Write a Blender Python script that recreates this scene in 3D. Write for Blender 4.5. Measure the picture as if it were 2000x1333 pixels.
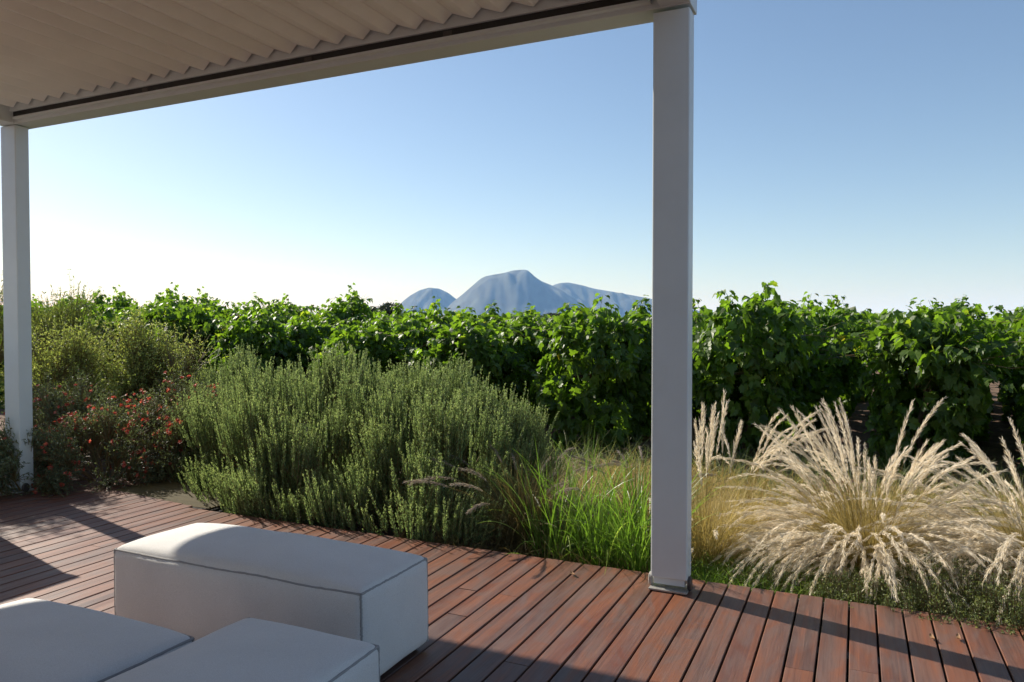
import bpy, bmesh, math, random
import numpy as np
from mathutils import Vector, Matrix, noise as mnoise

for _o in list(bpy.data.objects):
    bpy.data.objects.remove(_o)
SC = bpy.context.scene
COL = SC.collection
rad = math.radians

# ------------------------------------------------------------------ camera
YAW, F_PX, CAM_H = 24.8, 1458.0, 1.2
PITCH = math.atan(33.5 / F_PX)
cam_d = bpy.data.cameras.new('camera')
cam_d.sensor_width = 36.0
cam_d.lens = F_PX / 2000 * 36
cam_d.clip_start = 0.05
cam_d.clip_end = 200000
cam = bpy.data.objects.new('camera', cam_d)
COL.objects.link(cam)
cam.location = (0, 0, CAM_H)
cam.rotation_euler = (rad(90) - PITCH, 0, rad(YAW))
SC.camera = cam
FWD = np.array([-math.sin(rad(YAW)), math.cos(rad(YAW)), 0])
RGT = np.array([math.cos(rad(YAW)), math.sin(rad(YAW)), 0])

# ------------------------------------------------------------------ light
SUN = Vector((-1.435, 0.39, 1.0)).normalized()
elev = math.asin(SUN.z)
w = bpy.data.worlds.new('World')
SC.world = w
w.use_nodes = True
nt = w.node_tree
bg = nt.nodes['Background']
sky = nt.nodes.new('ShaderNodeTexSky')
sky.sky_type = 'NISHITA'
sky.sun_disc = False
sky.sun_elevation = elev
sky.sun_rotation = math.atan2(SUN.x, SUN.y)
sky.altitude = 100
sky.air_density = 1.0
sky.dust_density = 0.45
sky.ozone_density = 1.8
nt.links.new(sky.outputs[0], bg.inputs[0])
bg.inputs[1].default_value = 0.075
sd = bpy.data.lights.new('sun', 'SUN')
sd.energy = 5.0
sd.angle = rad(0.53)
sd.color = (1.0, 0.93, 0.82)
so = bpy.data.objects.new('sun', sd)
COL.objects.link(so)
so.rotation_euler = SUN.to_track_quat('Z', 'Y').to_euler()
SC.view_settings.view_transform = 'Standard'
SC.view_settings.look = 'None'
SC.view_settings.gamma = 1
SC.view_settings.exposure = 0.8
SC.cycles.max_bounces = 8
SC.cycles.diffuse_bounces = 4
SC.cycles.transmission_bounces = 4
SC.cycles.volume_bounces = 2

# ------------------------------------------------------------------ helpers
def tag(o, label=None, cat=None, group=None, kind=None):
    if label: o['label'] = label
    if cat: o['category'] = cat
    if group: o['group'] = group
    if kind: o['kind'] = kind
    return o

def empty(name, loc=(0, 0, 0), rz=0.0):
    o = bpy.data.objects.new(name, None)
    COL.objects.link(o)
    o.empty_display_size = 0.1
    o.location = loc
    o.rotation_euler = (0, 0, rz)
    return o

def mk(name, V, F, mat, parent=None, tint=None, smooth=False):
    """one mesh object from arrays; F is one array (M,k) or a list of such arrays"""
    V = np.ascontiguousarray(V, dtype=np.float32).reshape(-1, 3)
    if not isinstance(F, list): F = [F]
    F = [np.asarray(f, dtype=np.int32) for f in F if len(f)]
    me = bpy.data.meshes.new(name)
    me.vertices.add(len(V)); me.vertices.foreach_set('co', V.ravel())
    loops = np.concatenate([f.ravel() for f in F])
    tot = np.concatenate([np.full(len(f), f.shape[1], np.int32) for f in F])
    st = np.concatenate([[0], np.cumsum(tot)[:-1]]).astype(np.int32)
    me.loops.add(len(loops)); me.loops.foreach_set('vertex_index', loops)
    me.polygons.add(len(tot)); me.polygons.foreach_set('loop_start', st)
    try: me.polygons.foreach_set('loop_total', tot)
    except Exception: pass
    me.polygons.foreach_set('use_smooth', np.full(len(tot), bool(smooth)))
    if tint is not None:
        a = me.attributes.new('tint', 'FLOAT', 'FACE')
        a.data.foreach_set('value', np.asarray(tint, np.float32))
    me.update(calc_edges=True); me.validate()
    me.materials.append(mat)
    o = bpy.data.objects.new(name, me)
    COL.objects.link(o)
    if parent: o.parent = parent
    return o

class Geo:
    def __init__(s): s.V = []; s.F = {}; s.T = {}; s.n = 0
    def add(s, V, F, t=None):
        V = np.asarray(V, float).reshape(-1, 3); F = np.asarray(F, int)
        k = F.shape[1]
        s.F.setdefault(k, []).append(F + s.n)
        if t is None: t = np.zeros(len(F))
        elif np.isscalar(t): t = np.full(len(F), t)
        s.T.setdefault(k, []).append(t)
        s.V.append(V); s.n += len(V)
        return s
    def box(s, x0, x1, y0, y1, z0, z1, t=0.0):
        V = [(x, y, z) for z in (z0, z1) for y in (y0, y1) for x in (x0, x1)]
        return s.add(V, [(0, 2, 3, 1), (4, 5, 7, 6), (0, 1, 5, 4), (2, 6, 7, 3), (0, 4, 6, 2), (1, 3, 7, 5)], t)
    def build(s, name, mat, parent=None, smooth=False, bevel=0.0):
        ks = sorted(s.F)
        o = mk(name, np.concatenate(s.V), [np.concatenate(s.F[k]) for k in ks], mat, parent,
               np.concatenate([np.concatenate(s.T[k]) for k in ks]), smooth)
        if bevel:
            m = o.modifiers.new('bevel', 'BEVEL'); m.width = bevel; m.segments = 2; m.limit_method = 'ANGLE'
        return o

def unit(a): return a / np.maximum(np.linalg.norm(a, axis=-1, keepdims=True), 1e-9)

def frames(n, t):
    """x,y,z axes: y along t, z near n"""
    y = unit(t); x = unit(np.cross(y, n)); z = np.cross(x, y)
    return np.stack([x, y, z], axis=-1)          # columns

def inst(g, TV, TF, P, R, S, tint):
    TV = np.asarray(TV, float); TF = np.asarray(TF, int)
    n, k = len(P), len(TV)
    S = np.asarray(S)
    if S.ndim == 1: S = S[:, None]
    W = TV[None] * S[:, None, :]
    V = np.einsum('nij,nkj->nki', R, W) + P[:, None, :]
    F = (TF[None] + (np.arange(n) * k)[:, None, None]).reshape(-1, TF.shape[1])
    g.add(V.reshape(-1, 3), F, np.repeat(tint, len(TF)))

def ribbons(g, P, W, tint, side=None):
    """P (N,K,3) paths, W (N,K) widths"""
    N, K, _ = P.shape
    T = np.gradient(P, axis=1)
    if side is None:
        s = np.cross(T, np.array([0, 0, 1.0])); 
        bad = np.linalg.norm(s, axis=-1) < 1e-4 * 1
        s[bad] = (1, 0, 0)
        s = unit(s)
    else: s = unit(np.broadcast_to(side[:, None, :], P.shape) + 0.0)
    A = P - s * W[..., None] / 2; B = P + s * W[..., None] / 2
    V = np.stack([A, B], axis=2).reshape(-1, 3)
    b = (np.arange(N) * K * 2)[:, None] + (np.arange(K - 1) * 2)[None]
    F = np.stack([b, b + 1, b + 3, b + 2], -1).reshape(-1, 4)
    g.add(V, F, np.repeat(tint, K - 1))

def tubes(g, P, Rr, tint, n=4):
    N, K, _ = P.shape
    T = unit(np.gradient(P, axis=1))
    ref = np.where(np.abs(T[..., 2:3]) > 0.9, np.array([1.0, 0, 0]), np.array([0, 0, 1.0]))
    a = unit(np.cross(T, ref)); b = np.cross(T, a)
    th = np.arange(n) * 2 * np.pi / n
    V = P[:, :, None] + Rr[:, :, None, None] * (a[:, :, None] * np.cos(th)[:, None] + b[:, :, None] * np.sin(th)[:, None])
    i = (np.arange(N) * K * n)[:, None, None] + (np.arange(K - 1) * n)[None, :, None]
    j = np.arange(n)[None, None]; j2 = (j + 1) % n
    F = np.stack([i + j, i + j2, i + n + j2, i + n + j], -1).reshape(-1, 4)
    g.add(V.reshape(-1, 3), F, np.repeat(tint, (K - 1) * n))

def rdirs(rng, n, up=0.0, spread=1.0):
    d = rng.normal(size=(n, 3)) * spread; d[:, 2] += up
    return unit(d)

# ------------------------------------------------------------------ materials
def newmat(name):
    m = bpy.data.materials.new(name); m.use_nodes = True
    n = m.node_tree; n.nodes.clear()
    out = n.nodes.new('ShaderNodeOutputMaterial')
    return m, n, out

def N(nt, typ, **kw):
    n = nt.nodes.new(typ)
    for k, v in kw.items():
        if k.startswith('_'): setattr(n, k[1:], v)
        else: n.inputs[k].default_value = v
    return n

def ramp(nt, fac, stops):
    r = nt.nodes.new('ShaderNodeValToRGB')
    e = r.color_ramp.elements
    while len(e) < len(stops): e.new(0.5)
    for el, (p, c) in zip(e, stops): el.position = p; el.color = (*c, 1)
    nt.links.new(fac, r.inputs[0])
    return r.outputs[0]

def attr(nt, name='tint'):
    a = nt.nodes.new('ShaderNodeAttribute'); a.attribute_name = name
    return a.outputs['Fac']

def leafmat(name, stops, trans=0.35, tmul=(1.5, 1.7, 0.5), rough=0.5, spec=0.35):
    m, nt_, out = newmat(name)
    L = nt_.links.new
    c = ramp(nt_, attr(nt_), stops)
    p = N(nt_, 'ShaderNodeBsdfPrincipled', Roughness=rough)
    p.inputs['Specular IOR Level'].default_value = spec
    L(c, p.inputs['Base Color'])
    mul = N(nt_, 'ShaderNodeMix', _data_type='RGBA', _blend_type='MULTIPLY')
    mul.inputs[0].default_value = 1
    L(c, mul.inputs[6]); mul.inputs[7].default_value = (*tmul, 1)
    t = nt_.nodes.new('ShaderNodeBsdfTranslucent'); L(mul.outputs[2], t.inputs[0])
    mx = nt_.nodes.new('ShaderNodeMixShader'); mx.inputs[0].default_value = trans
    L(p.outputs[0], mx.inputs[1]); L(t.outputs[0], mx.inputs[2]); L(mx.outputs[0], out.inputs[0])
    return m

def plain(name, col, rough=0.6, metal=0.0, nscale=0, namt=0.1, bump=0.0, bscale=200, coord='Object', spec=0.5):
    m, nt_, out = newmat(name); L = nt_.links.new
    p = N(nt_, 'ShaderNodeBsdfPrincipled', Roughness=rough, Metallic=metal)
    p.inputs['Specular IOR Level'].default_value = spec
    p.inputs['Base Color'].default_value = (*col, 1)
    tc = nt_.nodes.new('ShaderNodeTexCoord')
    if nscale:
        nz = N(nt_, 'ShaderNodeTexNoise', Scale=nscale, Detail=5.0, Roughness=0.6)
        L(tc.outputs[coord], nz.inputs['Vector'])
        c = ramp(nt_, nz.outputs[0], [(0.3, tuple(x * (1 - namt) for x in col)), (0.7, tuple(min(1, x * (1 + namt)) for x in col))])
        L(c, p.inputs['Base Color'])
    if bump:
        nz = N(nt_, 'ShaderNodeTexNoise', Scale=bscale, Detail=3.0)
        L(tc.outputs[coord], nz.inputs['Vector'])
        b = N(nt_, 'ShaderNodeBump', Strength=bump, Distance=0.002)
        L(nz.outputs[0], b.inputs['Height']); L(b.outputs[0], p.inputs['Normal'])
    L(p.outputs[0], out.inputs[0])
    return m

M = {}
M['paint'] = plain('white_powder_coat', (0.62, 0.67, 0.675), 0.42, nscale=6, namt=0.03)
M['louvre'] = plain('louvre_paint', (0.84, 0.84, 0.80), 0.5, nscale=3, namt=0.05)
M['black'] = plain('black_recess', (0.012, 0.012, 0.013), 0.5)
M['steel'] = plain('galvanised_steel', (0.45, 0.44, 0.42), 0.45, 0.6, nscale=40, namt=0.2)
M['darksteel'] = plain('dark_fitting', (0.08, 0.07, 0.065), 0.5, 0.4)
M['sea'] = plain('sea_water', (0.03, 0.09, 0.16), 0.35)
M['bark'] = plain('vine_bark', (0.10, 0.065, 0.04), 0.9, nscale=30, namt=0.4, bump=0.6, bscale=60)
M['stem'] = leafmat('green_stem', [(0, (0.16, 0.15, 0.06)), (1, (0.20, 0.12, 0.06))], 0.1)
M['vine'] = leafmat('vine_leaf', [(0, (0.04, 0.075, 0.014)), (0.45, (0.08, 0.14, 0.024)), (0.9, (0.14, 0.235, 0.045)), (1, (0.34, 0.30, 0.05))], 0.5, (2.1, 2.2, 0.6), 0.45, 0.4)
M['rosemary'] = leafmat('rosemary_needle', [(0, (0.115, 0.17, 0.085)), (0.6, (0.255, 0.33, 0.155)), (1, (0.47, 0.54, 0.26))], 0.38, (1.25, 1.35, 0.8), 0.6, 0.25)
M['olive'] = leafmat('olive_yellow_leaf', [(0, (0.20, 0.26, 0.09)), (0.6, (0.36, 0.40, 0.15)), (1, (0.58, 0.54, 0.22))], 0.38, (1.35, 1.45, 0.65), 0.55, 0.3)
M['tallleaf'] = leafmat('tall_shrub_leaf', [(0, (0.11, 0.15, 0.05)), (1, (0.24, 0.27, 0.10))], 0.35, (1.5, 1.6, 0.6), 0.55, 0.3)
M['greyleaf'] = leafmat('grey_green_leaf', [(0, (0.08, 0.11, 0.07)), (0.6, (0.15, 0.18, 0.11)), (1, (0.26, 0.28, 0.15))], 0.3, (1.4, 1.5, 0.7), 0.55, 0.3)
M['redflower'] = leafmat('red_petal', [(0, (0.34, 0.055, 0.04)), (0.6, (0.54, 0.11, 0.07)), (1, (0.66, 0.28, 0.20))], 0.4, (1.2, 0.9, 0.8), 0.5, 0.2)
M['greengrass'] = leafmat('green_blade', [(0, (0.09, 0.155, 0.03)), (0.7, (0.18, 0.28, 0.05)), (1, (0.34, 0.40, 0.12))], 0.42, (1.35, 1.6, 0.65), 0.4, 0.4)
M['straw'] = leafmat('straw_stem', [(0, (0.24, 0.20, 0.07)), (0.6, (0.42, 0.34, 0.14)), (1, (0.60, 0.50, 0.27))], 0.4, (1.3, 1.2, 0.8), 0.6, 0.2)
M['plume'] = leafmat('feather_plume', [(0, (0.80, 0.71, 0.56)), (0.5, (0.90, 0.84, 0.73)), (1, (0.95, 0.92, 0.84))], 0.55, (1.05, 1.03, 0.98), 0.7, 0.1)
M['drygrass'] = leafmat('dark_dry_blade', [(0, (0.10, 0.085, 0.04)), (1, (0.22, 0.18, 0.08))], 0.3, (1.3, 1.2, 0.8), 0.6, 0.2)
M['shadeplume'] = leafmat('grey_plume', [(0, (0.30, 0.26, 0.22)), (1, (0.52, 0.47, 0.40))], 0.4, (1.1, 1.05, 0.95), 0.7, 0.1)  # plume colour greyed to carry the shade on these heads
M['thyme'] = leafmat('thyme_leaf', [(0, (0.08, 0.105, 0.045)), (0.6, (0.16, 0.19, 0.08)), (1, (0.32, 0.33, 0.16))], 0.3, (1.4, 1.5, 0.7), 0.55, 0.3)
M['pine'] = leafmat('dark_pine', [(0, (0.022, 0.035, 0.016)), (1, (0.05, 0.065, 0.03))], 0.15)
M['deadleaf'] = leafmat('dead_leaf', [(0, (0.20, 0.10, 0.05)), (1, (0.42, 0.26, 0.14))], 0.2, (1.1, 1, 0.9))

def fabric():
    m, nt_, out = newmat('linen_fabric'); L = nt_.links.new
    tc = nt_.nodes.new('ShaderNodeTexCoord')
    p = N(nt_, 'ShaderNodeBsdfPrincipled', Roughness=0.9)
    p.inputs['Specular IOR Level'].default_value = 0.15
    p.inputs['Sheen Weight'].default_value = 0.15
    nz = N(nt_, 'ShaderNodeTexNoise', Scale=420.0, Detail=2.0)
    n2 = N(nt_, 'ShaderNodeTexNoise', Scale=7.0, Detail=5.0)
    w1 = N(nt_, 'ShaderNodeTexWave', Scale=260.0, Distortion=1.2, Detail=1.0); w1.bands_direction = 'X'
    w2 = N(nt_, 'ShaderNodeTexWave', Scale=260.0, Distortion=1.2, Detail=1.0); w2.bands_direction = 'Y'
    for k in (nz, n2, w1, w2): L(tc.outputs['Object'], k.inputs['Vector'])
    a = N(nt_, 'ShaderNodeMath', _operation='ADD'); L(w1.outputs[1], a.inputs[0]); L(w2.outputs[1], a.inputs[1])
    b_ = N(nt_, 'ShaderNodeMath', _operation='MULTIPLY_ADD'); L(nz.outputs[0], b_.inputs[0]); b_.inputs[1].default_value = 1.4; L(a.outputs[0], b_.inputs[2])
    c1 = ramp(nt_, nz.outputs[0], [(0.3, (0.60, 0.595, 0.58)), (0.7, (0.74, 0.735, 0.72))])
    mul = N(nt_, 'ShaderNodeMix', _data_type='RGBA', _blend_type='MULTIPLY'); mul.inputs[0].default_value = 1
    L(c1, mul.inputs[6]); L(ramp(nt_, n2.outputs[0], [(0.3, (0.93, 0.93, 0.93)), (0.7, (1, 1, 1))]), mul.inputs[7])
    L(mul.outputs[2], p.inputs['Base Color'])
    bu = N(nt_, 'ShaderNodeBump', Strength=0.35, Distance=0.0012)
    L(b_.outputs[0], bu.inputs['Height']); L(bu.outputs[0], p.inputs['Normal'])
    L(p.outputs[0], out.inputs[0])
    return m
M['fabric'] = fabric()
M['piping'] = plain('seam_piping', (0.30, 0.30, 0.30), 0.9, spec=0.1)

def deckmat():
    m, nt_, out = newmat('ipe_decking'); L = nt_.links.new
    tc = nt_.nodes.new('ShaderNodeTexCoord')
    t = attr(nt_)
    # every plank gets its own slice of the grain
    cmb = nt_.nodes.new('ShaderNodeCombineXYZ')
    m13 = N(nt_, 'ShaderNodeMath', _operation='MULTIPLY'); L(t, m13.inputs[0]); m13.inputs[1].default_value = 37.0
    L(m13.outputs[0], cmb.inputs[2]); L(m13.outputs[0], cmb.inputs[1])
    ad = N(nt_, 'ShaderNodeVectorMath', _operation='ADD'); L(tc.outputs['Object'], ad.inputs[0]); L(cmb.outputs[0], ad.inputs[1])
    def mapped(sc):
        mp = nt_.nodes.new('ShaderNodeMapping'); mp.inputs['Scale'].default_value = sc
        L(ad.outputs[0], mp.inputs[0]); return mp.outputs[0]
    n1 = N(nt_, 'ShaderNodeTexNoise', Scale=1.0, Detail=6.0, Roughness=0.6, Distortion=0.6); L(mapped((22, 1.1, 1)), n1.inputs['Vector'])
    n2 = N(nt_, 'ShaderNodeTexNoise', Scale=1.0, Detail=4.0, Roughness=0.65, Distortion=1.2); L(mapped((75, 2.5, 1)), n2.inputs['Vector'])
    n3 = N(nt_, 'ShaderNodeTexNoise', Scale=1.0, Detail=3.0, Distortion=1.5); L(mapped((9, 3, 1)), n3.inputs['Vector'])
    base = ramp(nt_, t, [(0.0, (0.072, 0.030, 0.021)), (0.2, (0.145, 0.050, 0.026)), (0.5, (0.083, 0.042, 0.032)), (0.75, (0.185, 0.070, 0.033)), (1.0, (0.12, 0.066, 0.050))])
    mixa = N(nt_, 'ShaderNodeMix', _data_type='RGBA'); 
    L(ramp(nt_, n1.outputs[0], [(0.42, (0, 0, 0)), (0.62, (1, 1, 1))]), mixa.inputs[0])
    L(base, mixa.inputs[6]); mixa.inputs[7].default_value = (0.17, 0.064, 0.033, 1)
    mixb = N(nt_, 'ShaderNodeMix', _data_type='RGBA')
    L(ramp(nt_, n3.outputs[0], [(0.38, (0, 0, 0)), (0.66, (0.7, 0.7, 0.7))]), mixb.inputs[0])
    L(mixa.outputs[2], mixb.inputs[6]); mixb.inputs[7].default_value = (0.12, 0.082, 0.071, 1)
    mul = N(nt_, 'ShaderNodeMix', _data_type='RGBA', _blend_type='MULTIPLY'); mul.inputs[0].default_value = 1
    L(mixb.outputs[2], mul.inputs[6]); L(ramp(nt_, n2.outputs[0], [(0.32, (0.76, 0.74, 0.73)), (0.5, (0.98, .98, .98)), (0.65, (1.12, 1.12, 1.12))]), mul.inputs[7])
    p = nt_.nodes.new('ShaderNodeBsdfPrincipled')
    L(mul.outputs[2], p.inputs['Base Color'])
    L(ramp(nt_, n1.outputs[0], [(0.3, (0.37, 0.37, 0.37)), (0.7, (0.54, 0.54, 0.54))]), p.inputs['Roughness'])
    p.inputs['Specular IOR Level'].default_value = 0.35
    bu = N(nt_, 'ShaderNodeBump', Strength=0.5, Distance=0.002); L(n2.outputs[0], bu.inputs['Height']); L(bu.outputs[0], p.inputs['Normal'])
    L(p.outputs[0], out.inputs[0])
    return m
M['deck'] = deckmat()

def soilmat():
    m, nt_, out = newmat('reddish_soil'); L = nt_.links.new
    tc = nt_.nodes.new('ShaderNodeTexCoord')
    n1 = N(nt_, 'ShaderNodeTexNoise', Scale=9.0, Detail=8.0, Roughness=0.7); L(tc.outputs['Object'], n1.inputs['Vector'])
    n2 = N(nt_, 'ShaderNodeTexNoise', Scale=0.02, Detail=4.0); L(tc.outputs['Object'], n2.inputs['Vector'])
    c = ramp(nt_, n1.outputs[0], [(0.3, (0.075, 0.043, 0.028)), (0.55, (0.15, 0.09, 0.06)), (0.75, (0.26, 0.175, 0.12))])
    p = N(nt_, 'ShaderNodeBsdfPrincipled', Roughness=0.95)
    L(c, p.inputs['Base Color'])
    bu = N(nt_, 'ShaderNodeBump', Strength=0.9, Distance=0.03); L(n1.outputs[0], bu.inputs['Height']); L(bu.outputs[0], p.inputs['Normal'])
    L(p.outputs[0], out.inputs[0])
    return m
M['soil'] = soilmat()
M['mountain'] = plain('mountain_scrub', (0.035, 0.045, 0.035), 0.95, nscale=0.006, namt=0.6)

# ------------------------------------------------------------------ setting: ground, sea, mountains
def axis(pts):
    out = []
    for a, b, st in pts:
        n = max(1, int(round((b - a) / st))); out += list(np.linspace(a, b, n, endpoint=False))
    return np.array(out + [pts[-1][1]])
def build_ground():
    xs = axis([(-1600, -300, 260), (-300, -40, 26), (-40, -12, 2), (-12, 4, 0.07), (4, 20, 1), (20, 300, 28), (300, 1600, 260)])
    ys = axis([(-1600, -60, 220), (-60, 3, 3), (3, 12, 0.055), (12, 30, 0.4), (30, 300, 18), (300, 1700, 140)])
    X, Y = np.meshgrid(xs, ys)
    r = np.hypot(X, Y)
    Z = np.full(X.shape, -0.13)
    Z -= 82 * np.clip((r - 260) / 900, 0, 1) ** 1.2
    near = (X > -12) & (X < 4) & (Y > 3) & (Y < 30)
    for j, i in zip(*np.nonzero(near)):
        x, y = X[j, i], Y[j, i]
        q = mnoise.noise(Vector((x * 1.5, y * 5, 0)))
        q2 = mnoise.noise(Vector((x * 7, y * 12, 3)))
        Z[j, i] += 0.02 * q + 0.014 * q2 + (0.03 * math.sin(y * 15 + 4 * mnoise.noise(Vector((x, y * .5, 9)))) if y > 6.6 else 0)
    nx, ny = len(xs), len(ys)
    a = (np.arange(ny - 1)[:, None] * nx + np.arange(nx - 1)[None]).ravel()
    F = np.stack([a, a + 1, a + nx + 1, a + nx], -1)
    return tag(mk('ground', np.stack([X, Y, Z], -1).reshape(-1, 3), F, M['soil'], smooth=True), kind='structure')
build_ground()

th = np.linspace(0, 2 * np.pi, 96, endpoint=False)
Rs = np.array([400.0, 3000, 12000, 40000])
V = np.concatenate([np.stack([r_ * np.cos(th), r_ * np.sin(th), np.full(96, -78.0)], -1) for r_ in Rs])
F = np.concatenate([np.stack([k * 96 + np.arange(96), (k + 1) * 96 + np.arange(96), (k + 1) * 96 + (np.arange(96) + 1) % 96, k * 96 + (np.arange(96) + 1) % 96], -1) for k in range(3)])
tag(mk('sea', V, F, M['sea']), kind='structure')

def mountain(name, prof, d, wid, seed):
    """a range d metres away; prof = (lateral bearing, height) in thousandths of the distance"""
    pl = np.array([p[0] for p in prof]) / 1000 * d
    ph = np.array([p[1] for p in prof]) / 1000 * d
    L_ = np.linspace(pl[0], pl[-1], 170)
    top = np.interp(L_, pl, ph)
    ker = np.array([1, 2, 3, 2, 1.0]); ker /= ker.sum()
    top = np.convolve(np.pad(top, 2, mode='edge'), ker, 'valid')
    base = -80.0
    q = np.linspace(-1, 1, 61)
    Z = np.zeros((61, 170)); 
    for j, qq in enumerate(q):
        a = abs(qq)
        for i, l in enumerate(L_):
            g = mnoise.noise(Vector((l * 0.0035 + qq * 0.8, qq * 1.6, seed)))
            g += 0.5 * mnoise.noise(Vector((l * 0.011, qq * 4, seed + 5)))
            sh = 1 - a ** 1.15
            sh -= (0.26 * g) * min(1, a * 5) * (1 - a)
            Z[j, i] = base - 30 * a + (top[i] - base) * max(sh, 0) + 5 * mnoise.noise(Vector((l * 0.02, qq * 9, seed)))*(a > 0.02)
    P = (FWD[None, None] * (d + q[:, None, None] * wid) + RGT[None, None] * L_[None, :, None])
    P[..., 2] = Z
    a_ = (np.arange(60)[:, None] * 170 + np.arange(169)[None]).ravel()
    F_ = np.stack([a_, a_ + 1, a_ + 171, a_ + 170], -1)
    return tag(mk(name, P.reshape(-1, 3), F_, M['mountain'], smooth=True), kind='structure')
def px(pairs): return [((u - 1000) / 1.458, (633 - v) / 1.458) for u, v in pairs]
mountain('hills', px([(740, 650), (770, 605), (790, 586), (802, 577), (820, 567), (838, 562), (858, 564), (875, 572), (892, 585), (920, 610), (960, 650)]), 9200, 900, 3.0)
mountain('hills', px([(830, 660), (860, 618), (880, 594), (892, 584), (905, 574), (921, 560), (938, 545), (948, 540), (965, 536.5), (985, 533.5), (1002, 528.5), (1022, 527), (1033, 530), (1046, 542), (1058, 550), (1074, 556), (1095, 566), (1130, 590), (1190, 625), (1240, 660)]), 8000, 1300, 11.0)
mountain('hills', px([(1040, 600), (1065, 570), (1080, 557), (1094, 553), (1110, 552), (1135, 557), (1160, 564), (1190, 569), (1235, 577), (1272, 584), (1330, 597), (1380, 612), (1420, 630), (1460, 655)]), 9000, 1500, 23.0)

# ------------------------------------------------------------------ deck
def build_deck():
    g = Geo(); rng = random.Random(4)
    PW, gap = 0.1013, 0.0075
    k0, k1 = -62, 45
    for k in range(k0, k1):
        x0 = -0.018 + k * PW + gap / 2; x1 = x0 + PW - gap
        yend = 3.52 + rng.uniform(-0.003, 0.003) if x0 > -4.0 else 3.95
        if -4.9 < x0 <= -4.0: yend = 3.56 + (-4.0 - x0) * 0.12
        y = -4.0 - rng.uniform(0, 1.5)
        while y < yend - 0.02:
            ln = rng.choice([1.6, 1.9, 2.3, 2.8]) + rng.uniform(-.2, .2)
            ye = min(y + ln, yend)
            if yend - ye < 0.5: ye = yend
            dz = rng.uniform(-0.0012, 0.0012)
            # rounded long edges
            e = 0.0025
            prof = [(x0, -0.022), (x1, -0.022), (x1, -e), (x1 - e, 0), (x0 + e, 0), (x0, -e)]
            V = [(x, y + 0.0015, z + dz) for x, z in prof] + [(x, ye - 0.0015, z + dz) for x, z in prof]
            t = rng.random()
            n = 6
            g.add(V, [(i, (i + 1) % n, (i + 1) % n + n, i + n) for i in range(n)], t)
            g.add(V, [(5, 4, 3, 2, 1, 0)], t); g.add(V, [(6, 7, 8, 9, 10, 11)], t)
            y = ye
    o = g.build('deck', M['deck'])
    tag(o, kind='structure')
    # dark joists under the boards so the gaps read black
    g = Geo()
    for i in range(-3, 8):
        g.box(-10.2, 4.5, i * 0.5 - 0.03, i * 0.5 + 0.03, -0.085, -0.024)
    g.box(-4.0, 4.5, 3.475, 3.505, -0.11, -0.0245)
    tag(g.build('deck_frame', M['darksteel']), kind='structure')
build_deck()

def build_grate():
    root = empty('slatted_grate', (-4.45, 3.8, -0.01))
    tag(root, 'thin dark slatted grate let into the deck edge beside the red flowering shrub', 'grate')
    g = Geo()
    for i in range(28):
        y = -0.24 + i * 0.0215
        K = 14; xs = np.linspace(-0.5, 0.62, K)
        P = np.stack([xs, y + 0.05 * xs ** 2 + 0 * xs, np.full(K, 0.004)], -1)[None]
        tubes(g, P, np.full((1, K), 0.0048), np.array([.6 + .4 * random.random()]), 4)
    g.build('slat_panel', M['drygrass'], root)
    g = Geo(); g.box(-0.52, 0.64, -0.25, 0.40, -0.045, -0.03); g.build('gap_shade_sheet', M['black'], root)  # black sheet added under the slats so their gaps look shaded
    g = Geo(); g.box(-0.5, -0.47, -0.24, 0.36, -0.02, -0.004); g.build('crossbar', M['darksteel'], root)
    g = Geo(); g.box(0.05, 0.08, -0.24, 0.36, -0.02, -0.004); g.build('crossbar', M['darksteel'], root)
    g = Geo(); g.box(0.55, 0.58, -0.22, 0.36, -0.02, -0.004); g.build('crossbar', M['darksteel'], root)
build_grate()

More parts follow.
